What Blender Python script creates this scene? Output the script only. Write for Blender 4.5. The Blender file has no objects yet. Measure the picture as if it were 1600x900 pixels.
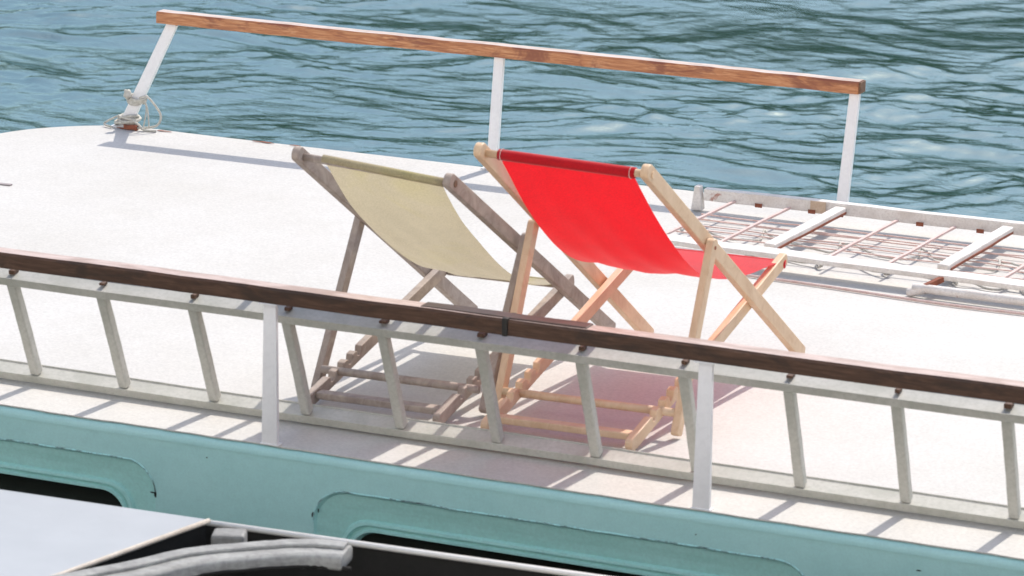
import bpy, bmesh, math, random
import numpy as np
from mathutils import Vector as V, Matrix
random.seed(7); rng = np.random.default_rng(7)
sc = bpy.context.scene
COL = sc.collection

# ------------------------------------------------------------------ materials
def new_mat(name):
    m = bpy.data.materials.new(name); m.use_nodes = True
    nt = m.node_tree; b = nt.nodes['Principled BSDF']
    return m, nt, b
def N(nt, t, **k):
    n = nt.nodes.new(t)
    for a, v in k.items(): setattr(n, a, v)
    return n
def noise(nt, scale, detail=4, rough=.6, stretch=(1,1,1), dist=0.0, seed=0.0):
    tc = N(nt, 'ShaderNodeTexCoord'); mp = N(nt, 'ShaderNodeMapping')
    mp.inputs['Scale'].default_value = stretch
    mp.inputs['Location'].default_value = (seed, seed*1.7, seed*.6)
    nt.links.new(tc.outputs['Object'], mp.inputs[0])
    n = N(nt, 'ShaderNodeTexNoise')
    n.inputs['Scale'].default_value = scale; n.inputs['Detail'].default_value = detail
    n.inputs['Roughness'].default_value = rough; n.inputs['Distortion'].default_value = dist
    nt.links.new(mp.outputs[0], n.inputs['Vector'])
    return n.outputs['Fac']
def ramp(nt, fac, stops):
    r = N(nt, 'ShaderNodeValToRGB'); e = r.color_ramp.elements
    while len(e) < len(stops): e.new(.5)
    for i, (p, c) in enumerate(stops):
        e[i].position = p; e[i].color = (*c, 1) if len(c) == 3 else c
    nt.links.new(fac, r.inputs[0]); return r.outputs[0]
def mix(nt, fac, a, b, mode='MIX'):
    m = N(nt, 'ShaderNodeMixRGB', blend_type=mode)
    for i, x in enumerate((fac, a, b)):
        if hasattr(x, 'links'): nt.links.new(x, m.inputs[i])
        elif i == 0: m.inputs[0].default_value = x
        else: m.inputs[i].default_value = (*x, 1)
    return m.outputs[0]
def bump(nt, b, fac, strength=.3, dist=.002):
    n = N(nt, 'ShaderNodeBump'); n.inputs['Strength'].default_value = strength
    n.inputs['Distance'].default_value = dist
    nt.links.new(fac, n.inputs['Height']); nt.links.new(n.outputs[0], b.inputs['Normal'])
def paint(name, base, dark, rough=.45, scale=6, grime=.5, stretch=(1,1,1), bmp=.15, rust=None, rust_at=.68, grit=0, grit_scale=110):
    """painted surface: broad tone drift, fine speckle and optional rust spots"""
    m, nt, b = new_mat(name)
    f = noise(nt, scale, 6, .65, stretch)
    c = ramp(nt, f, [(.3, dark), (.6, base)])
    f2 = noise(nt, scale*9, 3, .6, (1,1,1), 0, 3.1)
    c = mix(nt, ramp(nt, f2, [(.35, (grime,)*3), (.55, (0,0,0))]), c, tuple(x*.9 for x in dark))
    if rust:
        f3 = noise(nt, 9, 6, .7, (1,1,1), .6, 11.3)
        c = mix(nt, ramp(nt, f3, [(rust_at, (0,0,0)), (rust_at+.05, (.9,.9,.9))]), c, rust)
    if grit:
        f5 = noise(nt, grit_scale, 2, .6, (1,1,1), 0, 5.7)
        c = mix(nt, 1.0, c, ramp(nt, f5, [(.30, (1-grit,)*3), (.70, (1,1,1))]), 'MULTIPLY')
        f2 = f5
    nt.links.new(c, b.inputs['Base Color']); b.inputs['Roughness'].default_value = rough
    bump(nt, b, f2, bmp, .001)
    return m
def wood(name, a, bcol, c3, rough=.5, along=(1.2,14,14), scale=3, blot=None, coat=0, spec=.5):
    m, nt, b = new_mat(name)
    g = noise(nt, scale*2.2, 7, .7, along, .8)
    c = ramp(nt, g, [(.3, a), (.5, bcol), (.68, c3)])
    if blot:
        f = noise(nt, 7, 5, .7, (.55,1.5,1.5), 1.2, 4.4)
        c = mix(nt, ramp(nt, f, [(.5, (0,0,0)), (.62, (.85,.85,.85))]), c, blot)
    nt.links.new(c, b.inputs['Base Color']); b.inputs['Roughness'].default_value = rough
    b.inputs['Coat Weight'].default_value = coat; b.inputs['Specular IOR Level'].default_value = spec
    bump(nt, b, g, .35, .0015)
    return m
def fabric(name, base, thin, trans=.5, sheen=.4, stain=None, sheen_rough=.4, spec=.3, rough=.85):
    m, nt, b = new_mat(name)
    b.inputs['Specular IOR Level'].default_value = spec
    f = noise(nt, 7, 5, .6); c = ramp(nt, f, [(.35, tuple(x*.86 for x in base)), (.62, base)])
    if stain:
        f2 = noise(nt, 4, 3, .5, (1,1,1), .5, 8.0)
        c = mix(nt, ramp(nt, f2, [(.52, (0,0,0)), (.66, (.7,.7,.7))]), c, stain)
    fw = noise(nt, 230, 2, .6, (1,1,1), 0, 2.2)
    wv = ramp(nt, fw, [(.32, (.80,.80,.80)), (.66, (1,1,1))])
    c = mix(nt, 1.0, c, wv, 'MULTIPLY')
    nt.links.new(c, b.inputs['Base Color']); b.inputs['Roughness'].default_value = rough
    b.inputs['Sheen Weight'].default_value = sheen; b.inputs['Sheen Roughness'].default_value = sheen_rough
    b.inputs['Sheen Tint'].default_value = (1,.93,.92,1)
    tr = N(nt, 'ShaderNodeBsdfTranslucent'); mx = N(nt, 'ShaderNodeMixShader'); mx.inputs[0].default_value = trans
    cc = mix(nt, 1.0, mix(nt, .12, thin, c), wv, 'MULTIPLY'); nt.links.new(cc, tr.inputs['Color'])
    nt.links.new(b.outputs[0], mx.inputs[1]); nt.links.new(tr.outputs[0], mx.inputs[2])
    nt.links.new(mx.outputs[0], nt.nodes['Material Output'].inputs[0])
    # weave
    tc = N(nt, 'ShaderNodeTexCoord'); w1 = N(nt, 'ShaderNodeTexNoise'); w1.inputs['Scale'].default_value = 420
    nt.links.new(tc.outputs['Object'], w1.inputs['Vector']); bump(nt, b, w1.outputs['Fac'], .5, .001)
    return m

M = {}
M['deck'] = paint('white_deck_paint', (.62,.605,.575), (.565,.545,.505), .62, 1.3, .12, (1,1,1), .35, grit=.17)
M['turq'] = paint('turquoise_paint', (.465,.775,.775), (.415,.725,.725), .5, 3.0, .25, (1,1,2.5), .12, grit=.07, grit_scale=170)
M['turq2'] = paint('turquoise_gloss_paint', (.44,.79,.77), (.38,.73,.70), .34, 5.0, .2, (1,1,9), .2, grit=.1)
M['white'] = paint('white_metal_paint', (.88,.87,.88), (.82,.81,.82), .4, 7, .3)
M['white_rust'] = paint('white_metal_paint_rusty', (.80,.76,.72), (.66,.60,.55), .5, 14, .5, (1,1,1), .5, (.40,.17,.12), .66)
M['rod'] = paint('faded_rust_red_paint', (.72,.56,.52), (.60,.38,.33), .6, 25, .4, (1,1,1), .3)
M['rust'] = paint('rust', (.32,.10,.055), (.18,.06,.035), .85, 40, .5)
M['ladder'] = paint('weathered_ladder_paint', (.53,.52,.475), (.41,.41,.36), .48, 9, .45, (1,1,1), .4)
M['brown_mark'] = paint('dark_brown_mark', (.14,.07,.04), (.05,.03,.02), .7, 30, .5)  # dark brown tone of the small blocks above the rungs
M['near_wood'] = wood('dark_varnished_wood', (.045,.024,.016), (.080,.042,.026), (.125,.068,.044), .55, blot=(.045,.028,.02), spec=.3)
M['near_top'] = wood('pale_brown_wood', (.36,.25,.20), (.52,.40,.35), (.62,.50,.45), .45, blot=(.36,.25,.20), spec=.6)  # paler tone, only on the top face of the near rail
M['far_top'] = wood('pale_top_wood', (.46,.33,.26), (.62,.50,.43), (.70,.61,.55), .4, blot=(.5,.36,.28), spec=.6)  # paler tone, only on the top face of the far rail
M['strip_shade'] = wood('sling_shade_wood', (.03,.016,.011), (.055,.030,.022), (.09,.055,.042), .5)  # near black: the chair sling's shade is painted into this wood
M['putty'] = paint('dark_joint_putty', (.02,.015,.01), (.01,.01,.01), .6, 40, .3)
M['far_wood'] = wood('orange_varnished_wood', (.28,.09,.035), (.50,.20,.08), (.68,.36,.18), .35, blot=(.24,.07,.035), spec=.6)
M['beech'] = wood('pale_beech_wood', (.62,.40,.24), (.72,.51,.33), (.78,.57,.39), .5, (5,3,3), 2)
M['grey_wood'] = wood('weathered_grey_wood', (.26,.20,.17), (.38,.31,.265), (.48,.40,.34), .65, (5,3,3), 2)
M['endgrain'] = wood('dark_end_grain', (.10,.05,.03), (.17,.09,.055), (.25,.15,.09), .8)
M['red'] = fabric('red_canvas', (.80,.012,.022), (1.0,.01,.02), .36, .35, sheen_rough=.3, spec=.5, rough=.6)
M['red_seam'] = fabric('red_canvas_seam', (.62,.008,.016), (.7,.008,.016), .12, .3)
M['beige'] = fabric('beige_canvas', (.54,.475,.33), (.70,.61,.42), .34, .3, stain=(.52,.46,.17))
M['beige_seam'] = fabric('beige_canvas_seam', (.50,.42,.26), (.6,.5,.3), .15, .2, stain=(.42,.39,.12))
M['stitch'] = paint('pale_stitching', (.8,.55,.5), (.7,.4,.35), .8)
M['rope'] = paint('white_rope', (.66,.64,.58), (.42,.40,.35), .85, 60, .4, (1,1,1), .9)
M['glass'], nt, b = new_mat('dark_window_glass')
b.inputs['Base Color'].default_value = (.010,.012,.010,1); b.inputs['Roughness'].default_value = .12
M['panel'] = paint('pale_blue_gelcoat', (.43,.445,.455), (.385,.40,.41), .3, 2.0, .12, (1,1,1), .05)
M['cream'] = paint('cream_edge', (.62,.57,.50), (.45,.40,.34), .5, 12, .4)
M['black'] = paint('black_rubber', (.012,.011,.010), (.006,.006,.005), .8, 20, .4)
M['trim'] = paint('white_trim', (.85,.83,.80), (.75,.72,.68), .25, 10, .2)
M['vinyl'] = paint('weathered_grey_vinyl', (.36,.365,.355), (.20,.20,.195), .7, 6, .5, (1.0,2.5,6), .25)
M['cream_vinyl'] = paint('pale_grey_vinyl', (.52,.50,.48), (.38,.365,.35), .7, 6, .4, (1,2,4), .2)
M['hull'] = paint('white_hull_paint', (.7,.71,.70), (.55,.56,.55), .4, 3, .3)
M['tan'] = paint('tan_primer', (.62,.48,.36), (.5,.36,.25), .6, 20, .4)
M['patch'] = paint('grey_patch', (.36,.32,.32), (.26,.22,.22), .7, 20, .4)
# cracked sealant: dark breaks in turquoise
m, nt, b = new_mat('cracked_sealant')
f = noise(nt, 5.0, 6, .75, (1,1,1), .5, 2.0)
c = ramp(nt, f, [(.37, (.03,.04,.04)), (.45, (.2,.32,.32)), (.52, (.43,.77,.78))])
nt.links.new(c, b.inputs['Base Color']); b.inputs['Roughness'].default_value = .7; M['crack'] = m

# ------------------------------------------------------------------ helpers
def setp(o, label=None, cat=None, group=None, kind=None):
    if label: o['label'] = label
    if cat: o['category'] = cat
    if group: o['group'] = group
    if kind: o['kind'] = kind
    return o
def origin_of(o):
    p = V((0,0,0))
    while o: p = p + o.location; o = o.parent
    return p
def empty(name, loc):
    o = bpy.data.objects.new(name, None); COL.objects.link(o); o.location = loc
    o.empty_display_size = .1
    return o
def obj(name, bm, mat, parent=None, loc=None, smooth=False, bevel=0, seg=2, label=None):
    """mesh given in WORLD coordinates -> one object whose origin is loc (or its middle)"""
    bmesh.ops.recalc_face_normals(bm, faces=bm.faces)
    me = bpy.data.meshes.new(name)
    if loc is None:
        xs = [v.co for v in bm.verts]
        loc = V([sum((min(c[i] for c in xs), max(c[i] for c in xs)))/2 for i in range(3)])
    loc = V(loc)
    for v in bm.verts: v.co = v.co - loc
    if smooth:
        for f in bm.faces: f.smooth = True
    bm.to_mesh(me); bm.free()
    o = bpy.data.objects.new(name, me); COL.objects.link(o)
    mats = mat if isinstance(mat, (list, tuple)) else [mat]
    for x in mats: me.materials.append(x)
    o.location = loc - (origin_of(parent) if parent else V((0,0,0)))
    if parent: o.parent = parent
    if bevel:
        md = o.modifiers.new('bevel', 'BEVEL'); md.width = bevel; md.segments = seg
        md.limit_method = 'ANGLE'; md.angle_limit = math.radians(35)
    if label: o['label'] = label
    return o
def box_bm(bm, x0, x1, y0, y1, z0, z1, mi=0):
    vs = [bm.verts.new(c) for c in ((x0,y0,z0),(x1,y0,z0),(x1,y1,z0),(x0,y1,z0),(x0,y0,z1),(x1,y0,z1),(x1,y1,z1),(x0,y1,z1))]
    for q in ((0,3,2,1),(4,5,6,7),(0,1,5,4),(1,2,6,5),(2,3,7,6),(3,0,4,7)):
        f = bm.faces.new([vs[i] for i in q]); f.material_index = mi
    return vs
def box(*a):
    bm = bmesh.new(); box_bm(bm, *a); return bm
def beam_bm(bm, p0, p1, w, h, up=(0,0,1), w1=None, h1=None, cuts=0, wob=0):
    """rectangular bar from p0 to p1; w across, h along 'up'; optionally tapering and slightly uneven"""
    p0, p1, up = V(p0), V(p1), V(up)
    d = (p1-p0).normalized(); s = d.cross(up).normalized(); u = s.cross(d).normalized()
    w1 = w if w1 is None else w1; h1 = h if h1 is None else h1
    rings = []
    for k in range(cuts+2):
        t = k/(cuts+1); c = p0.lerp(p1, t); ww = w+(w1-w)*t; hh = h+(h1-h)*t
        j = V((random.uniform(-wob, wob), random.uniform(-wob, wob), random.uniform(-wob, wob)))
        rings.append([bm.verts.new(c + j + s*a*ww/2 + u*b_*hh/2) for a, b_ in ((-1,-1),(1,-1),(1,1),(-1,1))])
    for a, b_ in zip(rings, rings[1:]):
        for i in range(4): bm.faces.new((a[i], a[(i+1)%4], b_[(i+1)%4], b_[i]))
    bm.faces.new(rings[0][::-1]); bm.faces.new(rings[-1])
def beam(*a, **k):
    bm = bmesh.new(); beam_bm(bm, *a, **k); return bm
def smooth_path(pts, n=6, closed=False):
    P = [V(p) for p in pts]; out = []
    L = len(P)
    for i in range(L if closed else L-1):
        g = (lambda k: P[k % L]) if closed else (lambda k: P[min(max(k,0),L-1)])
        a, b_, c, d = g(i-1), g(i), g(i+1), g(i+2)
        for k in range(n):
            t = k/n
            out.append(.5*((2*b_) + (c-a)*t + (2*a-5*b_+4*c-d)*t*t + (3*b_-a-3*c+d)*t**3))
    if not closed: out.append(P[-1])
    return out
def tube_bm(bm, pts, r, seg=8, closed=False):
    prev = None; rings = []; L = len(pts)
    for i, p in enumerate(pts):
        if closed: t = (pts[(i+1)%L]-pts[i-1]).normalized()
        else: t = (pts[min(i+1,L-1)]-pts[max(i-1,0)]).normalized()
        a = V((0,0,1)) if prev is None else prev
        s = t.cross(a)
        if s.length < 1e-3: s = t.cross(V((1,0,0)))
        s.normalize(); u = s.cross(t).normalized(); prev = u
        rr = r(i/(L-1)) if callable(r) else r
        rings.append([bm.verts.new(p + (s*math.cos(q)+u*math.sin(q))*rr) for q in [2*math.pi*k/seg for k in range(seg)]])
    R = rings + ([rings[0]] if closed else [])
    for a, b_ in zip(R, R[1:]):
        for i in range(seg): bm.faces.new((a[i], a[(i+1)%seg], b_[(i+1)%seg], b_[i]))
    if not closed: bm.faces.new(rings[0][::-1]); bm.faces.new(rings[-1])
def tube(pts, r, seg=8, closed=False):
    bm = bmesh.new(); tube_bm(bm, [V(p) for p in pts], r, seg, closed); return bm

# ------------------------------------------------------------------ camera
F_PX, PITCH, YAW, ROLL, CAM_H = 5643.38, .2515426, .41043044, .01981106, 3.1
Fd = V((-math.sin(YAW)*math.cos(PITCH), math.cos(YAW)*math.cos(PITCH), -math.sin(PITCH)))
Rt = V((math.cos(YAW), math.sin(YAW), 0)); Up = Rt.cross(Fd)
R2 = Rt*math.cos(ROLL)+Up*math.sin(ROLL); U2 = -Rt*math.sin(ROLL)+Up*math.cos(ROLL)
cd = bpy.data.cameras.new('camera'); cam = bpy.data.objects.new('camera', cd); COL.objects.link(cam)
mw = Matrix((R2, U2, -Fd)).transposed().to_4x4(); mw.translation = V((0,0,CAM_H)); cam.matrix_world = mw
cd.sensor_width = 36; cd.lens = F_PX*36/1600; cd.clip_start = .5; cd.clip_end = 3000
cd.dof.use_dof = True; cd.dof.focus_distance = 14.5; cd.dof.aperture_fstop = 9
sc.camera = cam

# ------------------------------------------------------------------ light and sky
SUN = V((.15, .985, 0)).normalized()*math.cos(math.radians(51)) + V((0,0,math.sin(math.radians(51))))
w = bpy.data.worlds.new('World'); sc.world = w; w.use_nodes = True
nt = w.node_tree; bg = nt.nodes['Background']
sky = nt.nodes.new('ShaderNodeTexSky'); sky.sky_type = 'NISHITA'; sky.sun_disc = False
sky.sun_elevation = math.radians(51); sky.sun_rotation = math.atan2(SUN.x, SUN.y)
sky.air_density = 1.0; sky.dust_density = 1.9; sky.ozone_density = 1.0
nt.links.new(sky.outputs[0], bg.inputs[0]); bg.inputs[1].default_value = .15
ld = bpy.data.lights.new('sun', 'SUN'); ld.energy = 2.9; ld.angle = math.radians(.53); ld.color = (1,.94,.855)
lo = bpy.data.objects.new('sun', ld); COL.objects.link(lo); lo.rotation_euler = SUN.to_track_quat('Z','Y').to_euler()
lo.location = (0, 30, 40)
sc.view_settings.view_transform = 'Standard'; sc.view_settings.look = 'None'
sc.view_settings.exposure = .38; sc.view_settings.gamma = 1; sc.view_settings.use_curve_mapping = False

# ------------------------------------------------------------------ water
WZ = -1.9
def axis(lo_, hi, step, far):
    a = list(np.arange(lo_, hi, step)); s = step; x = a[-1]; R = []
    while x < far: s *= 1.25; x += s; R.append(x)
    s = step; x = lo_; Lf = []
    while x > -far: s *= 1.25; x -= s; Lf.append(x)
    return np.array(Lf[::-1] + a + R)
def make_water():
    xs = axis(-17, -3.0, .036, 700); ys = axis(17.5, 30.0, .034, 900)
    X, Y = np.meshgrid(xs, ys); Z = np.zeros_like(X)
    wx = X + .35*np.sin(.9*Y+.5*X+1) + .22*np.sin(1.9*X-1.3*Y+2); wy = Y + .30*np.sin(.8*X-.7*Y+.4) + .16*np.sin(2.3*X+1.7*Y)
    patch = .72 + .28*np.sin(.55*X+.35*Y+.7)*np.sin(.31*X-.62*Y+2.0)
    lee = 1/(1+np.exp(-(X*.92+Y*.39+2.2)/1.6))          # the ripples are longer towards the right
    for i in range(280):
        lam = .14*(1.7/.14)**(rng.random()**2.3); k = 2*math.pi/lam
        th = rng.normal(0, .80) + math.radians(118)        # wave travel direction, near the line of sight
        amp = .00150*lam**.88*(.6+.8*rng.random())
        Z += amp*patch*(1 if lam > .3 else 1-.35*lee)*(1+.25*lee)*np.sin(k*(np.cos(th)*wx+np.sin(th)*wy)+rng.random()*6.283)
    for i in range(14):
        lam = 1.1*(3.2/1.1)**rng.random(); k = 2*math.pi/lam; th = rng.normal(0, .5) + math.radians(118)
        Z += .0013*lam*lee*np.sin(k*(np.cos(th)*wx+np.sin(th)*wy)+rng.random()*6.283)
    Z = np.where(Z > 0, Z*1.15, Z*.9)
    fall = np.clip(1-(np.maximum(np.maximum(-17-X, X+3.0), np.maximum(17.5-Y, Y-30)))/8, 0, 1)
    Z = Z*fall + WZ
    ny, nx = X.shape
    co = np.stack([X, Y, Z], -1).reshape(-1, 3)
    i = np.arange(ny-1)[:,None]*nx + np.arange(nx-1)[None,:]
    q = np.stack([i, i+1, i+nx+1, i+nx], -1).reshape(-1, 4)
    me = bpy.data.meshes.new('water'); me.vertices.add(len(co)); me.vertices.foreach_set('co', co.ravel())
    me.loops.add(q.size); me.loops.foreach_set('vertex_index', q.ravel().astype(np.int32))
    me.polygons.add(len(q)); me.polygons.foreach_set('loop_start', np.arange(0, q.size, 4, dtype=np.int32))
    me.polygons.foreach_set('use_smooth', np.ones(len(q), bool)); me.update(calc_edges=True)
    o = bpy.data.objects.new('water', me); COL.objects.link(o)
    m, nt, b = new_mat('lake_water')
    b.inputs['Base Color'].default_value = (.010,.050,.040,1); b.inputs['Roughness'].default_value = .015
    b.inputs['IOR'].default_value = 4.2; b.inputs['Specular Tint'].default_value = (.84,1,.96,1)
    f1 = noise(nt, 9.0, 4, .6, (.7,1.5,1), .8); f2 = noise(nt, 30.0, 3, .55, (.7,1.5,1), .4, 5)
    b1 = N(nt, 'ShaderNodeBump'); b1.inputs['Strength'].default_value = 1; b1.inputs['Distance'].default_value = .0050
    b2 = N(nt, 'ShaderNodeBump'); b2.inputs['Strength'].default_value = 1; b2.inputs['Distance'].default_value = .0005
    nt.links.new(f1, b1.inputs['Height']); nt.links.new(f2, b2.inputs['Height'])
    nt.links.new(b1.outputs[0], b2.inputs['Normal']); nt.links.new(b2.outputs[0], b.inputs['Normal'])
    me.materials.append(m); setp(o, kind='structure')
make_water()

# wooded shore beyond the lake, seen only as its dark reflection in the ripples
def make_hills():
    bm = bmesh.new(); rows = []
    for j in range(9):
        row = []
        for i in range(90):
            az = math.radians(-75 + i*150/89)           # measured from +Y towards +X
            d = 170 + j*16
            rightness = 1/(1+math.exp(-(math.degrees(az)+23.5)/3.5))
            top = math.tan(math.radians(3.8 + 10.7*rightness + 2.2*math.sin(az*9)+1.2*math.sin(az*23)))*290
            t = j/8; z = WZ-1 + (top)*(t**.8) + random.uniform(-3,3)*(j>0)
            row.append(bm.verts.new((math.sin(az)*d, math.cos(az)*d, z)))
        rows.append(row)
    for a, b_ in zip(rows, rows[1:]):
        for i in range(89): bm.faces.new((a[i], a[i+1], b_[i+1], b_[i]))
    m, nt, b = new_mat('wooded_slope')
    c = ramp(nt, noise(nt, .12, 6, .7), [(.35, (.010,.016,.003)), (.55, (.028,.034,.006)), (.75, (.07,.06,.012))])
    nt.links.new(c, b.inputs['Base Color']); b.inputs['Roughness'].default_value = .95
    b.inputs['Specular IOR Level'].default_value = .1
    o = obj('hills', bm, m, loc=(0,0,0)); setp(o, kind='structure')
make_hills()

# ------------------------------------------------------------------ excursion boat
YN, YF = 9.03, 12.77      # near and far edge of the roof
boat = empty('excursion_boat', (-3.5, 10.9, WZ))
setp(boat, 'excursion boat with flat white roof, turquoise cabin side and wooden handrails', 'boat')
def roof_outline(inset=0, jit=0):
    pts = []
    # near edge left to right, right end, far edge right to left, rounded left end
    xs = np.arange(-8.2, 3.0, .06)
    for x in xs: pts.append((x, YN+inset+(random.uniform(-jit, jit)), 0))
    for a in np.linspace(-90, 90, 12): pts.append((3.0+math.cos(math.radians(a))*.6, YN+.6+math.sin(math.radians(a))*.6 if a<0 else YF-.6+math.sin(math.radians(a))*.6, 0))
    for x in np.arange(3.0, -7.0, -.1): pts.append((x, YF-inset, 0))
    arc = [(-7.0,12.77),(-7.26,12.775),(-7.43,12.715),(-7.60,12.56),(-7.70,12.36),(-7.80,12.0),(-7.98,11.3),(-8.2,10.5),(-8.35,9.9),(-8.38,9.5),(-8.34,9.2)]
    for p in smooth_path([(a, b_, 0) for a, b_ in arc], 6)[1:]: pts.append((p.x, p.y-inset*.5, 0))
    return pts
bm = bmesh.new()
pts = roof_outline(.002, .0035)
vt = [bm.verts.new((x, y, 0)) for x, y, _ in pts]; bm.faces.new(vt)
# roof sheet with a small downturn
vb = [bm.verts.new((x, y, -.004)) for x, y, _ in pts]
for i in range(len(pts)):
    j = (i+1) % len(pts); bm.faces.new((vt[i], vb[i], vb[j], vt[j]))
roof = obj('roof', bm, M['deck'], boat, label='flat white painted cabin roof')
# turquoise roof lip (rounded edge under the roof sheet)
bm = bmesh.new(); pl = roof_outline(0)
rings = []
for off, z in ((.012,-.006),(.003,-.0075),(-.006,-.013),(-.010,-.024),(-.010,-.034)):
    rg = []
    for i, (x, y, _) in enumerate(pl):
        a = V(pl[i-1][:2]); c = V(pl[(i+1)%len(pl)][:2]); t = (c-a).normalized(); n_ = V((-t.y, t.x))
        rg.append(bm.verts.new((x+n_.x*off, y+n_.y*off, z)))
    rings.append(rg)
for a, b_ in zip(rings, rings[1:]):
    for i in range(len(pl)): bm.faces.new((a[i], a[(i+1)%len(pl)], b_[(i+1)%len(pl)], b_[i]))
obj('roof_lip', bm, M['turq'], boat, smooth=True)

WY = YN-.008            # plane of the cabin side
ZT, ZB = -.030, -.95
def rrect(x0, x1, z0, z1, r, n=10):
    """rounded rectangle from the middle of the top edge, clockwise; constant point count"""
    P = []
    nx, nz = 24, 8
    for k in range(nx): P.append((x0+r+(x1-x0-2*r)*k/nx, z1))
    for k in range(n): a = math.radians(90-90*k/n); P.append((x1-r+r*math.cos(a), z1-r+r*math.sin(a)))
    for k in range(nz): P.append((x1, z1-r-(z1-z0-2*r)*k/nz))
    for k in range(n): a = math.radians(-90*k/n); P.append((x1-r+r*math.cos(a), z0+r+r*math.sin(a)))
    for k in range(nx): P.append((x1-r-(x1-x0-2*r)*k/nx, z0))
    for k in range(n): a = math.radians(-90-90*k/n); P.append((x0+r+r*math.cos(a), z0+r+r*math.sin(a)))
    for k in range(nz): P.append((x0, z0+r+(z1-z0-2*r)*k/nz))
    for k in range(n): a = math.radians(180-90*k/n); P.append((x0+r+r*math.cos(a), z1-r+r*math.sin(a)))
    return P
def cell_ring(x0, x1, z0, z1, ox0, ox1, oz0, oz1, r, n=10):
    """points on the cell rectangle matching rrect's points"""
    src = rrect(ox0, ox1, oz0, oz1, r, n); out = []
    nx, nz = 24, 8; idx = 0
    segs = [('t',nx),('c1',n),('r',nz),('c2',n),('b',nx),('c3',n),('l',nz),('c4',n)]
    for s, cnt in segs:
        for k in range(cnt):
            x, z = src[idx]; idx += 1
            if s == 't': out.append((x, z1))
            elif s == 'b': out.append((x, z0))
            elif s == 'r': out.append((x1, z))
            elif s == 'l': out.append((x0, z))
            else:
                cx, cz = {'c1': (x1,z1), 'c2': (x1,z0), 'c3': (x0,z0), 'c4': (x0,z1)}[s]
                t = k/n
                a = {'c1': (ox1-r, z1), 'c2': (x1, oz0+r), 'c3': (ox0+r, z0), 'c4': (x0, oz1-r)}[s]
                c = {'c1': (x1, oz1-r), 'c2': (ox1-r, z0), 'c3': (x0, oz0+r), 'c4': (ox0+r, z1)}[s]
                if t < .5: u = t*2; out.append((a[0]+(cx-a[0])*u, a[1]+(cz-a[1])*u))
                else: u = t*2-1; out.append((cx+(c[0]-cx)*u, cz+(c[1]-cz)*u))
    return src, out
wins = [(-8.16,-6.62),(-6.62,-5.075)]
wins = [(-6.62,-5.075), (-4.545,-3.005), (-2.475,-.935), (-.405,1.135), (-8.1,-7.15)]
wins.sort()
OZ1, OZ0, RR = -.108, -.78, .105
wall = bmesh.new()
edges = [-8.3] + [(wins[i][1]+wins[i+1][0])/2 for i in range(len(wins)-1)] + [3.2]
for i, (a, b_) in enumerate(wins):
    src, cell = cell_ring(edges[i], edges[i+1], ZB, ZT, a, b_, OZ0, OZ1, RR)
    s = [wall.verts.new((x, WY, z)) for x, z in src]; c = [wall.verts.new((x, WY, z)) for x, z in cell]
    for k in range(len(s)):
        j = (k+1) % len(s)
        try: wall.faces.new((c[k], c[j], s[j], s[k]))
        except ValueError: pass
cabin = obj('cabin_side', wall, M['turq'], boat, label='turquoise painted cabin side')
for i, (a, b_) in enumerate(wins):
    bm = bmesh.new(); prev = None
    prof = [(0,0,RR),(.003,.006,.104),(.006,.010,.102),(.050,.020,.095),(.080,.024,.09),(.084,.014,.09),(.092,.012,.088),(.096,.022,.086),(.101,.022,.085),(.105,.012,.083),(.112,.012,.080),(.120,.034,.075)]
    for ins, dep, r in prof:
        P = rrect(a+ins, b_-ins, OZ0+ins, OZ1-ins, r)
        ring = [bm.verts.new((x, WY+dep, z)) for x, z in P]
        if prev:
            for k in range(len(ring)): j = (k+1) % len(ring); bm.faces.new((prev[k], prev[j], ring[j], ring[k]))
        prev = ring
    fr = obj('window', bm, M['turq2'], boat, smooth=False, label='recessed cabin window with rounded turquoise frame')
    bm = bmesh.new(); P = rrect(a+.119, b_-.119, OZ0+.119, OZ1-.119, .075)
    f0 = [bm.verts.new((x, WY+.036, z)) for x, z in P]; f1 = [bm.verts.new((x, WY+.042, z)) for x, z in P]
    bm.faces.new(f0); bm.faces.new(f1)
    for k in range(len(P)): j = (k+1) % len(P); bm.faces.new((f0[k], f0[j], f1[j], f1[k]))
    obj('pane', bm, M['glass'], fr)
    # cracked sealant bead along the top of the recess
    P = rrect(a-.002, b_+.002, OZ0-.002, OZ1+.002, RR); top = [P[k] for k in range(-10, 34)]
    path = [V((x+random.uniform(-.0015,.0015), WY-.0005, z+random.uniform(-.002,.002))) for x, z in top]
    bm = bmesh.new(); tube_bm(bm, path, lambda t: .0024, 6)
    obj('sealant', bm, M['crack'], fr)
# chips and scratches in the turquoise paint
for x, z, dx, dz in ((-5.075,-.205,.010,.022),(-5.083,-.200,.018,.004),(-4.548,-.192,.008,.020),(-4.53,-.175,.004,.012),(-2.70,-.075,.016,.004),(-4.90,-.065,.006,.004),(-3.35,-.07,.006,.003)):
    bm = bmesh.new(); n = 9
    vs = [bm.verts.new((x+dx*.5*math.cos(6.283*k/n)*random.uniform(.6,1.2), WY-.0012, z+dz*.5*math.sin(6.283*k/n)*random.uniform(.6,1.2))) for k in range(n)]
    vb = [bm.verts.new((v.co.x, WY+.001, v.co.z)) for v in vs]
    bm.faces.new(vs)
    for k in range(n): bm.faces.new((vs[k], vb[k], vb[(k+1)%n], vs[(k+1)%n]))
    obj('paint_chip', bm, M['black'], cabin)
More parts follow.
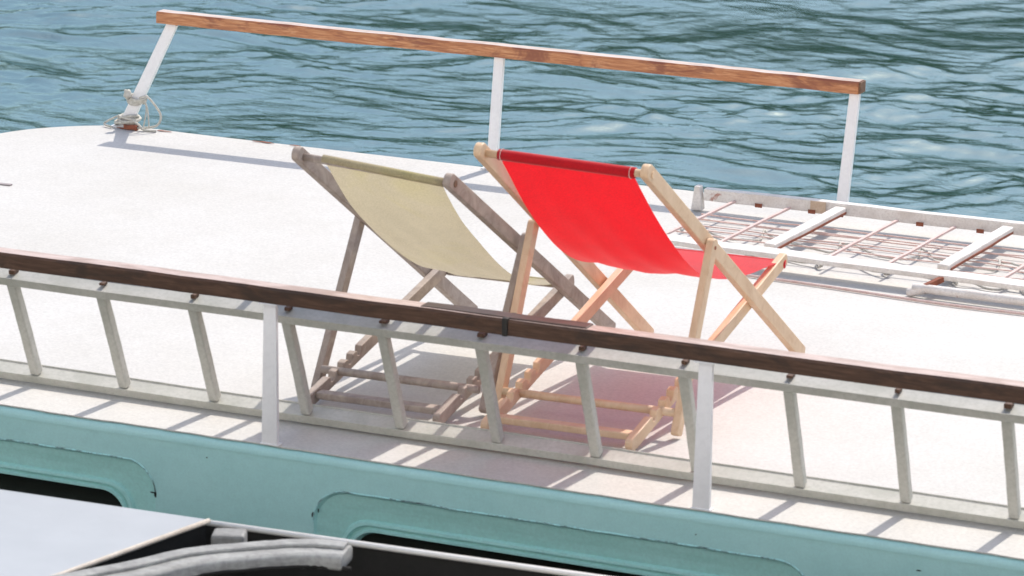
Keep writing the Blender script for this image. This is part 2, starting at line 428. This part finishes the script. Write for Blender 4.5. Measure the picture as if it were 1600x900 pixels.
# hull and the rest of the sides
def hull_bm():
    bm = bmesh.new()
    prof = [(-.955,.0),(-1.0,-.10),(-1.05,-.12),(-1.5,.02),(-2.4,.25)]
    for side in (0, 1):
        rings = []
        for z, out in prof:
            y = (WY+out) if side == 0 else (YF-out)
            rings.append([bm.verts.new((x*1.0, y + (1 if side == 0 else -1)*max(0,(abs(x+2.5)-5.6))*.25, z)) for x in np.linspace(-8.3, 3.2, 24)])
        for a, b_ in zip(rings, rings[1:]):
            for k in range(23): bm.faces.new((a[k], a[k+1], b_[k+1], b_[k]))
    # ends and far wall of the cabin
    box_bm(bm, -6.9, 3.2, YF-.06, YF-.02, -.955, -.04)
    box_bm(bm, -7.64, -7.60, YN+.03, YF-.6, -2.3, -.04); box_bm(bm, 3.203, 3.24, YN+.03, YF-.1, -2.3, -.04)
    return bm
obj('hull', hull_bm(), M['hull'], boat)

# --- near handrail, posts under it
RZ0, RZ1 = .433, .480
def rail_piece(x0, x1, y, dy0, dy1, z0, z1, tilt=0):
    bm = bmesh.new(); n = 40; rings = []
    for k in range(n+1):
        x = x0+(x1-x0)*k/n; w1 = random.uniform(-.0012,.0012); w2 = random.uniform(-.0012,.0012)
        cs = [(dy0, z0), (dy1, z0), (dy1, z1-.006), (dy1-.006, z1), (dy0+.007, z1), (dy0, z1-.007)]
        rings.append([bm.verts.new((x, y+a+w1, b_+w2)) for a, b_ in cs])
    for a, b_ in zip(rings, rings[1:]):
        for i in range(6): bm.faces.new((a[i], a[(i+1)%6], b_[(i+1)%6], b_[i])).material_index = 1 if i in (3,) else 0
    bm.faces.new(rings[0][::-1]); bm.faces.new(rings[-1]); return bm
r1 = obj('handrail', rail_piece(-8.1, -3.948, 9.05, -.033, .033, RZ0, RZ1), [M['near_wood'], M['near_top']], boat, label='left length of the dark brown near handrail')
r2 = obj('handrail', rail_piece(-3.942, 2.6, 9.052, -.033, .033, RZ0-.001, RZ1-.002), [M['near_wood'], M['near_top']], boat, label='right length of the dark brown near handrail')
obj('rail_joint', box(-3.953, -3.935, 9.015, 9.087, RZ0-.004, RZ1+.0025), M['putty'], r2, bevel=.003)
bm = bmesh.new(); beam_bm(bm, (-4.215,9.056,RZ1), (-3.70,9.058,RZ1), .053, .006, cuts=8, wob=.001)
obj('shade_strip', bm, M['strip_shade'], r2, bevel=.003, label='raised strip on top of the near handrail, sling shade painted in as near black')
def post(x, y, z0, z1, parent, w=.040, wb=.052, lean=0, rusty=False):
    bm = bmesh.new()
    beam_bm(bm, (x, y, z0), (x+lean, y, z1), wb, .016, up=(0,1,0), w1=w)
    # welded foot plate and top plate
    beam_bm(bm, (x-.030, y+.004, z0+.003), (x+.030, y+.004, z0+.003), .03, .005)
    beam_bm(bm, (x+lean-.03, y, z1-.003), (x+lean+.03, y, z1-.003), .045, .005)
    return obj('post', bm, M['white'], parent, bevel=.002)
for x in (-7.40, -6.05, -4.697): post(x, 9.038, -.001, RZ0, r1)
for x in (-3.343, -1.99, -.64, .71, 2.05): post(x, 9.040, -.001, RZ0, r2)
# --- far handrail
r3 = obj('handrail', rail_piece(-7.165, -4.150, 12.80, -.033, .033, .445, .492), [M['far_wood'], M['far_top']], boat, label='weathered orange-brown far handrail with paler top')
bm = box(-4.1495, -4.142, 12.769, 12.831, .446, .490); obj('end_cap', bm, M['endgrain'], r3, bevel=.002)
bm = bmesh.new(); beam_bm(bm, (-7.305,12.745,0), (-7.105,12.80,.445), .052, .020, up=(0,1,0), w1=.044)
beam_bm(bm, (-7.36,12.745,.003), (-7.25,12.745,.003), .05, .006)
obj('post', bm, M['white'], r3, bevel=.002, label='leaning white post at the left end of the far handrail')
for x, lean in ((-5.645,.005), (-4.190,.02)):
    bm = bmesh.new(); beam_bm(bm, (x, 12.752, 0), (x+lean, 12.795, .445), .044, .020, up=(0,1,0), w1=.040)
    beam_bm(bm, (x-.04, 12.752, .003), (x+.04, 12.752, .003), .05, .006)
    obj('post', bm, M['white'], r3, bevel=.002)
# rust stains and bits on the roof
def blotch(x, y, rx, ry, z, mat, name, parent, n=18):
    bm = bmesh.new(); vs = []
    ph = random.random()*6
    for k in range(n):
        a = 2*math.pi*k/n; q = 1+.3*math.sin(3*a+ph)+random.uniform(-.18,.18)
        vs.append(bm.verts.new((x+rx*q*math.cos(a), y+ry*q*math.sin(a), z)))
    lo_ = [bm.verts.new((v.co.x, v.co.y, z-.0018)) for v in vs]
    bm.faces.new(vs)
    for k in range(n): bm.faces.new((vs[k], lo_[k], lo_[(k+1)%n], vs[(k+1)%n]))
    return obj(name, bm, mat, parent)
for x, y, rx, ry in ((-7.285,12.715,.035,.010),(-6.66,12.752,.04,.006),(-6.52,12.756,.022,.004),(-7.12,12.745,.03,.005)):
    blotch(x, y, rx, ry, .0045, M['rust'], 'rust_patch', roof)
bm = bmesh.new(); beam_bm(bm, (-7.285,12.712,.012), (-7.225,12.712,.012), .02, .018, cuts=2, wob=.002)
obj('rusty_cleat', bm, M['rust'], boat)
obj('roof_patch', box(-7.40,-7.145,11.585,11.605,.001,.005), M['patch'], roof)

# --- rope lashed round the leaning far post
def lashing():
    t = empty('rope', (-7.30,12.745,.01)); setp(t, 'white rope lashed in coils round the foot of the leaning left far post', 'rope')
    ax = lambda s: V((-7.305,12.745,0)).lerp(V((-7.105,12.80,.445)), s)
    pts = []
    for k in range(60):
        a = k*2*math.pi/13; s = .24+.055*k/60; c = ax(s)
        pts.append(c + V((math.cos(a)*.036, math.sin(a)*.025, .004*math.sin(a*2.3)+.004*math.sin(a))))
    obj('knot_coil', tube(pts, .007, 8), M['rope'], t, smooth=True)
    pts = []
    for k in range(70):
        a = k*2*math.pi/13; s = .03+.09*k/70; c = ax(s)
        pts.append(c + V((math.cos(a)*(.044+.010*math.sin(k*.37)), math.sin(a)*.03, .006*math.sin(a*1.7))))
    obj('base_coil', tube(pts, .0062, 8), M['rope'], t, smooth=True)
    c = ax(.30)
    loop = smooth_path([c+V((.02,-.03,.0)), c+V((.055,-.03,.008)), c+V((.09,-.02,-.03)), c+V((.108,-.01,-.07)), c+V((.10,-.02,-.105)), c+V((.07,-.03,-.118)), c+V((.02,-.05,-.122))], 8)
    obj('loop', tube(loop, .0048, 8), M['rope'], t, smooth=True)
    for dx, r, e in ((.052,.003,.066),(.045,.0028,.040)):
        obj('strand', tube(smooth_path([c+V((.045,-.03,-.01)), c+V((dx+.006,-.03,-.05)), c+V((e,-.035,-.118))], 6), r, 6), M['rope'], t, smooth=True)
    b0 = ax(.07)
    obj('loose_end', tube(smooth_path([b0+V((-.03,-.02,.02)), b0+V((-.07,-.02,.0)), b0+V((-.095,-.03,-.020)), b0+V((-.05,-.05,-.024))], 6), .0045, 6), M['rope'], t, smooth=True)
    obj('loose_end', tube(smooth_path([b0+V((.03,-.02,.01)), b0+V((.07,-.03,-.01)), b0+V((.10,-.04,-.024)), b0+V((.15,-.03,-.026))], 6), .005, 6), M['rope'], t, smooth=True)
    # bulky knot
    bm = bmesh.new(); bmesh.ops.create_uvsphere(bm, u_segments=12, v_segments=8, radius=1)
    for v in bm.verts:
        q = 1+.12*math.sin(v.co.x*9)+.12*math.sin(v.co.z*11); v.co = c+V((-.038,-.028,.01))+V((v.co.x*.017*q, v.co.y*.016*q, v.co.z*.021*q))
    obj('knot', bm, M['rope'], t, smooth=True)
lashing()

# ------------------------------------------------------------------ ladder lying along the near rail
def make_ladder():
    t = empty('ladder', (-5.63, 9.262, .0)); setp(t, 'long weathered pale grey ladder laid on its side against the near handrail', 'ladder')
    nrm = V((0,.95,.31)).normalized(); d = V((0,-.107,.33)).normalized()
    lo_c, up_c = V((0,9.285,.030)), V((0,9.145,.372))
    x0, x1 = -5.63-.3123*7.5, -5.63+.3123*17.5
    for c in (lo_c, up_c):
        bm = bmesh.new(); rings = []
        q = [(-.034,-.013),(.034,-.013),(.034,.013),(.030,.013),(.030,.009),(-.030,.009),(-.030,.013),(-.034,.013)]
        for k in range(31):
            x = x0+(x1-x0)*k/30; o = c + V((0, random.uniform(-.0012,.0012), random.uniform(-.0012,.0012)))
            rings.append([bm.verts.new(V((x,0,0)) + o + nrm*a + d*b_) for a, b_ in q])
        for a, b_ in zip(rings, rings[1:]):
            for i in range(8): bm.faces.new((a[i], a[(i+1)%8], b_[(i+1)%8], b_[i]))
        bm.faces.new(rings[0][::-1]); bm.faces.new(rings[-1])
        obj('stile', bm, M['ladder'], t, bevel=.0015)
    # rungs
    p0 = lo_c + d*.012 - nrm*.012; p1 = up_c - d*.013 - nrm*.012
    bm = beam(p0, p1, .032, .030, up=(1,0,0), cuts=6, wob=.0006)
    for v in bm.verts: v.co.x += -5.63
    rung = obj('rung', bm, M['ladder'], t, bevel=.005)
    bm = bmesh.new(); beam_bm(bm, V((-5.63,0,0))+up_c+d*.010+nrm*.002, V((-5.63,0,0))+up_c+d*.024+nrm*.006, .030, .020, up=(1,0,0))
    end = obj('rung_end', bm, M['brown_mark'], t, bevel=.003)
    for k in range(-7, 18):
        if k == 0: continue
        for src in (rung, end):
            c = src.copy(); COL.objects.link(c); c.parent = t; c.location = src.location + V((.3123*k, 0, 0))
            if src is end: c.scale = (random.uniform(.7,1.2), random.uniform(.8,1.1), random.uniform(.5,1.0))
make_ladder()

# ------------------------------------------------------------------ deck chairs
def make_chair(name, label, O, ew, eu, A, Cj, Cf, Bf, prof, hw, slx, wm, fm, sm, tops, seat_drop=0):
    """O rear middle on the roof; ew across, eu forward (slightly racked); A=(z top, u foot), B=(u,z) seat front"""
    t = empty(name, O); setp(t, label, 'deck chair', 'folding deck chairs on the white roof')
    O, ew, eu = V(O), V((*ew, 0)), V((*eu, 0))
    P = lambda w_, u, z: O + ew*w_ + eu*u + V((0,0,z))
    def rail(nm, w_, q0, q1, wid, th=.024, notches=None, round_=True, parent=t, mat=None):
        # profile in (s, r) along the rail
        L = math.hypot(q1[0]-q0[0], q1[1]-q0[1]); du, dz = (q1[0]-q0[0])/L, (q1[1]-q0[1])/L
        nu, nz = -dz, du
        out = []
        h = wid/2
        if round_:
            for a in range(90, 271, 18): out.append((h*math.cos(math.radians(a))*.8, h*math.sin(math.radians(a))))
        else: out += [(0,h),(0,-h)]
        if round_:
            for a in range(-90, 91, 18): out.append((L+h*math.cos(math.radians(a))*.5, h*math.sin(math.radians(a))))
        else: out += [(L,-h),(L,h)]
        if notches:
            for s in sorted(notches, reverse=True):
                out += [(s+.034,h),(s+.028,h*.2),(s+.016,-h*.15),(s+.004,h*.1),(s+.006,h*.75),(s-.004,h)]
        bm = bmesh.new(); r0 = []; r1_ = []
        for s, r in out:
            u, z = q0[0]+du*s+nu*r, q0[1]+dz*s+nz*r
            r0.append(bm.verts.new(P(w_-th/2, u, z))); r1_.append(bm.verts.new(P(w_+th/2, u, z)))
        n = len(out)
        bm.faces.new(r0); bm.faces.new(r1_[::-1])
        for i in range(n): bm.faces.new((r0[i], r0[(i+1)%n], r1_[(i+1)%n], r1_[i]))
        return obj(nm, bm, mat or wm, parent, bevel=.003)
    def bar(nm, w0, w1, u, z, wid, hei, rnd=False, parent=t, ang=0):
        if rnd: return obj(nm, tube([P(w0,u,z), P((w0+w1)/2,u,z), P(w1,u,z)], wid/2, 12), wm, parent, smooth=True)
        upv = eu*(-math.sin(ang)) + V((0,0,math.cos(ang)))
        return obj(nm, beam(P(w0,u,z), P(w1,u,z), wid, hei, up=upv), wm, parent, bevel=.004)
    zt, uf = A; th = .024
    k = .047/math.hypot(uf, zt)                  # keep rail foot standing on the roof
    for s in (-1, 1):
        zz = zt + tops[s]
        rl = rail('back_rail', s*hw, (-.012, zz), (uf, .024), .045)
        # end-grain disc on the rounded top
        bm = tube([P(s*hw-.0135*s, 0, zz-.006), P(s*hw-.0127*s, 0, zz-.006)], .012, 14)
        obj('dowel_end', tube([P(s*(hw+.0115),.004,zz-.012), P(s*(hw+.0145),.004,zz-.012)], .011, 14), fm, rl)
        bm.free()
        rail('seat_rail', s*(hw-.030), (0, .026), Bf, .042, notches=[.13,.19,.25,.31])
        st = rail('strut', s*(hw+.028)+(.012 if s > 0 and sm[0] is M['beige'] else 0), Cj, (Cf, .020), .038)
        mid = V(((Cj[0]),0,0))
        obj('pivot_bolt', tube([P(s*(hw+.028), Cj[0]-.004, Cj[1]-.012), P(s*(hw+.042), Cj[0]-.004, Cj[1]-.012)], .006, 10), M['rust'], st)
    # crossbars
    zm = zt+(tops[-1]+tops[1])/2
    o = obj('top_bar', tube([P(-hw+.01, .006, zt+tops[-1]-.012), P(hw-.01, .006, zt+tops[1]-.012)], .012, 12), wm, t, smooth=True)
    bar('front_crossbar', -hw+.013, hw-.013, uf-.03, .014, .020, .020)
    bar('rear_crossbar', -hw+.043, hw-.043, .045, .040, .040, .022)
    bar('notch_crossbar', -hw-.016, hw+.016, Cf+.012, .078, .026, .026, True)
    bar('seat_front_bar', -hw+.043, hw-.043, Bf[0]-.012, Bf[1]-.016, .024, .024, True)
    # sling
    sp = smooth_path([(u, 0, z) for u, z in prof], 7)
    nw = 14; bm = bmesh.new(); grid = []
    L = len(sp)
    for i, q in enumerate(sp):
        tt = i/(L-1); row = []
        for j in range(nw+1):
            f = j/nw*2-1
            wobble = .004*math.sin(f*5+tt*9)+.003*math.sin(f*11-tt*14)
            curl = .006*(f*f)*math.sin(math.pi*tt)
            narrow = 1-.03*math.sin(math.pi*tt)
            w_ = slx[0]*(1-tt)+slx[2]*tt + f*(slx[1]*(1-tt)+slx[3]*tt)*narrow
            tz = (tops[-1]*(1-f)/2+tops[1]*(1+f)/2)*(1-tt)
            row.append(bm.verts.new(P(w_, q.x, q.z+tz+curl+wobble*math.sin(math.pi*tt))))
        grid.append(row)
    for a, b_ in zip(grid, grid[1:]):
        for j in range(nw): bm.faces.new((a[j], a[j+1], b_[j+1], b_[j]))
    sl = obj('sling', bm, sm[0], t, smooth=True)
    # fabric tube wrapped round the top bar, and the front one
    def wrap(c0, hwid, u, z, r, tz0, tz1, mat, par):
        n = 8
        return obj('hem', tube([P(c0-hwid+2*hwid*k/n, u+random.uniform(-.0008,.0008), z+(tz0*(1-k/n)+tz1*k/n)) for k in range(n+1)], r, 14), mat, par, smooth=True)
    wrap(slx[0], slx[1]+.004, .006, zt-.012, .0165 if sm[0] is M['red'] else .0135, tops[-1], tops[1], sm[1], sl)
    wrap(slx[2], slx[3]+.003, Bf[0]-.012, Bf[1]-.013, .0135, 0, 0, sm[0], sl)
    if sm[0] is M['red']:
        for f in (-1, 1):
            w_ = slx[0]+f*slx[1]
            c = P(w_-f*.008, .006, zt-.012+(tops[-1] if f < 0 else tops[1]))
            pts = [c + eu*(.0175*math.cos(a)) + V((0,0,.0175*math.sin(a))) for a in [2*math.pi*k/16 for k in range(16)]]
            obj('stitch_line', tube(pts, .0011, 5, True), M['stitch'], sl)
    return t
make_chair('deck_chair', 'pale wooden deck chair with bright red canvas sling',
    (-3.948, 9.435, 0), (.998,.045), (.060,.998),
    (.853, 1.205), (.405,.555), .19, (1.105,.352),
    [(.0,.838),(.06,.775),(.16,.672),(.27,.575),(.40,.480),(.53,.415),(.68,.375),(.84,.358),(.97,.355),(1.09,.350)],
    .258, (.004,.208,.010,.228), M['beech'], M['beech'], (M['red'], M['red_seam']), {-1: .012, 1: -.002})
make_chair('deck_chair', 'weathered grey wooden deck chair with faded beige canvas sling',
    (-4.548, 9.415, 0), (.998,.03), (.025,1.0),
    (.775, 1.215), (.45,.497), .17, (.945,.245),
    [(.0,.765),(.07,.690),(.17,.595),(.30,.500),(.43,.415),(.55,.348),(.67,.295),(.79,.262),(.87,.248),(.93,.243)],
    .246, (.024,.192,.01,.185), M['grey_wood'], M['endgrain'], (M['beige'], M['beige_seam']), {-1: .020, 1: -.012})

# ------------------------------------------------------------------ gangway lying by the far edge
def make_gangway():
    t = empty('gangway', (-4.64, 12.46, .004)); setp(t, 'rusty white metal gangway frame lying flat along the far roof edge', 'gangway')
    wr = M['white_rust']; x1 = -1.9
    obj('side_beam', beam((-4.64,12.475,.068), (x1,12.505,.068), .038, .045, cuts=24, wob=.0015), wr, t, bevel=.003)
    obj('side_beam', beam((-4.56,11.74,.062), (x1,11.66,.062), .085, .018, cuts=24, wob=.0015), wr, t, bevel=.003)
    obj('end_plate', beam((-4.665,12.465,.006), (-4.665,12.465,.098), .036, .045, up=(1,0,0), h1=.022), wr, t, bevel=.004)
    obj('bracket', box(-4.215,-4.155,12.453,12.4555,.046,.091), M['tan'], t)
    xs = [-4.14,-3.50,-2.86,-2.22]
    for x in xs:
        obj('cross_beam', beam((x,11.80,.066), (x+.045,12.455,.070), .044, .022, cuts=5, wob=.001), wr, t, bevel=.005)
        if x > -4.7: obj('rust_edge', beam((x+.0245,11.82,.057), (x+.066,12.45,.060), .005, .009, cuts=4, wob=.0015), M['rust'], t)
    for x in [-4.78]+xs[:-1]:
        for q in (.215,.435):
            obj('rod', beam((x+q,11.79,.050), (x+q+.05,12.455,.054), .011, .008, cuts=5, wob=.0012), M['rod'], t)
    for x in (-4.42,-4.21,-4.10,-3.79,-3.56,-3.15):
        obj('rust_spot', box(x-.012,x+.016,12.449,12.4515,.043,.058), M['rust'], t)
    for y, z in ((11.84,.030),(11.95,.020),(12.17,.022),(12.28,.018),(11.90,.030),(12.0,.034),(12.11,.026),(12.23,.034),(12.33,.028)):
        obj('long_wire', beam((-4.60,y,z-.006), (x1,y+random.uniform(-.03,.04),z-.006), .0045, .0045, cuts=20, wob=.003), M['rod'], t)
    # fold-down hand tube nearer the viewer
    obj('hand_tube', tube(smooth_path([(-3.56,11.60,.012),(-3.50,11.60,.030),(-3.40,11.598,.034),(x1,11.56,.034)],5), .016, 10), wr, t, smooth=True)
    obj('hinge', beam((-3.50,11.60,.04), (-3.46,11.67,.058), .02, .02), M['rust'], t, bevel=.003)
make_gangway()
def scribble(cx, cy, lx, ly, n, loops, z=.012, seed=0):
    r_ = random.Random(seed); pts = []
    for k in range(n):
        t = k/(n-1)
        pts.append((cx-lx/2+lx*t + .07*math.sin(loops*6.283*t+seed), cy + ly*.5*math.cos(loops*6.283*t+seed*2)+r_.uniform(-.015,.015), z+.006*math.sin(k*1.3)+.004))
    return smooth_path(pts, 4)
for i, (cx, cy, lx, ly, loops, lab) in enumerate((
        (-3.55,11.86,1.5,.10,6,'thin white cord curling on the roof under the near beam of the gangway'),
        (-3.9,12.12,1.5,.16,5,'thin white cord tangled between the bars of the gangway'),
        (-2.95,11.86,1.1,.10,4,'thin white cord lying under the right part of the gangway'))):
    o = obj('cord', tube(scribble(cx, cy, lx, ly, 60, loops, .010, i+1), .0045, 6), M['rope'], None, smooth=True)
    setp(o, lab, 'cord', 'cords under the gangway')
o = obj('cord', tube(smooth_path([(-4.4,11.60,.007),(-3.9,11.575,.007),(-3.4,11.53,.007),(-2.9,11.53,.007),(-2.2,11.46,.007)], 8), .005, 6), M['rod'], None, smooth=True)
setp(o, 'thin pinkish cord stretched along the roof in front of the gangway', 'cord', 'cords under the gangway')

# ------------------------------------------------------------------ nearer boat in the bottom left corner
def near_boat():
    t = empty('moored_boat', (-4.6, 7.2, WZ)); setp(t, 'nearer boat with pale flat roof panel and black sides, cropped at the bottom left', 'boat')
    corner = (-4.375,8.065); r = (-4.505,7.485)
    dx, dy = r[0]-corner[0], r[1]-corner[1]
    P = [corner, (corner[0]+dx*2.5, corner[1]+dy*2.5), (-7.0, corner[1]+dy*2.5), (-7.0, 7.955)]
    bm = bmesh.new(); a = [bm.verts.new((x,y,.10)) for x,y in P]; b_ = [bm.verts.new((x,y,.092)) for x,y in P]
    bm.faces.new(a); bm.faces.new(b_[::-1])
    for i in range(4): bm.faces.new((a[i], b_[i], b_[(i+1)%4], a[(i+1)%4]))
    top = obj('roof_panel', bm, M['panel'], t, bevel=.003)
    # cream edging strip
    bm = bmesh.new(); e0 = V((*corner,.0955)); e1 = V((P[1][0], P[1][1], .0955)); tube_bm(bm, [e0, (e0+e1)/2, e1], .0075, 8)
    obj('edge_strip', bm, M['cream'], top, smooth=True)
    Q = [(x+(.006 if i in (2,3) else -.006), y+(-.006 if i in (0,3) else .006)) for i, (x,y) in enumerate(P)]
    bm = bmesh.new(); a = [bm.verts.new((x,y,.091)) for x,y in Q]; b_ = [bm.verts.new((x,y,.005)) for x,y in Q]
    bm.faces.new(a); bm.faces.new(b_[::-1])
    for i in range(4): bm.faces.new((a[i], b_[i], b_[(i+1)%4], a[(i+1)%4]))
    obj('panel_skirt', bm, M['black'], t)
    # black cockpit well: coaming wall and floor
    bm = bmesh.new()
    beam_bm(bm, (-4.395,8.162,-.30), (3.0,8.60,-.30), .02, .70)
    beam_bm(bm, (-7.0,8.0,-.28), (-4.395,8.150,-.28), .02, .66)
    box_bm(bm, -7.0, 3.0, 4.5, 8.0, -.68, -.66)
    obj('cockpit', bm, M['black'], t)
    obj('bounce_deck', box(-4.2, 3.0, 3.6, 7.35, -.12, -.02), M['white'], t, bevel=.02)  # unseen white deck, added to bounce light onto the turquoise side
    obj('gunwale_trim', tube([V((-4.435,8.150,.058)), V((-3.41,8.205,.058)), V((-1.0,8.33,.058)), V((3.0,8.56,.058))], .0085, 10), M['trim'], t, smooth=True)
    bm = bmesh.new(); rings = []
    for z, out in ((-.70,.02),(-1.2,.0),(-2.3,-.4)):
        rings.append([bm.verts.new((x, 8.19+out+(x+4.43)*.058, z)) for x in np.linspace(-7, 3, 12)])
    for a, b_ in zip(rings, rings[1:]):
        for k in range(11): bm.faces.new((a[k], a[k+1], b_[k+1], b_[k]))
    obj('hull', bm, M['hull'], t)
    return t
near_boat()
def strip_sweep(path, wid, hei, seedamp=.0015):
    """padded strip: rounded-rectangle section swept along a path lying flat"""
    bm = bmesh.new(); rings = []; L = len(path)
    sec = [(-.5,-.35),(-.42,-.5),(.42,-.5),(.5,-.35),(.5,.3),(.38,.5),(.1,.46),(-.12,.5),(-.38,.48),(-.5,.3)]
    for i, p in enumerate(path):
        tt = (path[min(i+1,L-1)]-path[max(i-1,0)]).normalized(); s = tt.cross(V((0,0,1))).normalized()
        j = random.uniform(-seedamp, seedamp)
        rings.append([bm.verts.new(p + s*(a*wid+j) + V((0,0,b_*hei+random.uniform(-.0004,.0004)))) for a, b_ in sec])
    for a, b_ in zip(rings, rings[1:]):
        for k in range(10): bm.faces.new((a[k], a[(k+1)%10], b_[(k+1)%10], b_[k]))
    bm.faces.new(rings[0][::-1]); bm.faces.new(rings[-1]); return bm
def cushions():
    S = .976
    t = empty('padded_fender', (-4.2, 7.9, .03)); setp(t, 'curved weathered grey padded fender lying on the nearer boat beside its dark cockpit', 'fender')
    up = smooth_path([(x*S-.02, y*S, .079) for x, y in ((-4.56,7.60),(-4.44,7.80),(-4.36,7.955),(-4.26,8.06),(-4.15,8.15),(-4.08,8.185),(-4.01,8.20))], 6)
    obj('upper_roll', strip_sweep(up, .105, .045), M['vinyl'], t, smooth=True, bevel=.004)
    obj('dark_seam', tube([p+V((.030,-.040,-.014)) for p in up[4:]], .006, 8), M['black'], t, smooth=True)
    obj('welt', strip_sweep([p+V((-.012,.018,.026)) for p in up], .045, .012), M['vinyl'], t, smooth=True, bevel=.002)
    lo_ = smooth_path([(x*S-.01, y*S, .034) for x, y in ((-4.36,7.50),(-4.24,7.70),(-4.13,7.83),(-4.02,7.93),(-3.94,7.985),(-3.84,8.03),(-3.68,8.06),(-3.5,8.05),(-3.36,7.99))], 6)
    obj('lower_roll', strip_sweep(lo_, .115, .06), M['cream_vinyl'], t, smooth=True, bevel=.004)
    bm = beam((-4.345,8.03,.045), (-4.262,8.06,.045), .07, .075, cuts=2, wob=.001)
    o = obj('cushion_block', bm, M['vinyl'], None, bevel=.008); setp(o, 'small grey block cushion between the pale roof panel corner and the grey fender', 'cushion')
cushions()

# unseen platform below the camera and white wall behind it, added to bounce sunlight
def make_bounce_wall():
    bm = bmesh.new()
    box_bm(bm, -60, 60, -14, 3.4, -4, 1.35)
    box_bm(bm, -60, 60, -5, -3.003, 1.353, 15)
    m, nt, b = new_mat('bounce_whitewash')
    c = ramp(nt, noise(nt, .8, 6, .65), [(.3, (.70,.68,.65)), (.6, (.82,.80,.77))])
    nt.links.new(c, b.inputs['Base Color']); b.inputs['Roughness'].default_value = .85
    o = obj('bounce_wall', bm, m, loc=(0,-5,1.35)); setp(o, kind='structure')
make_bounce_wall()
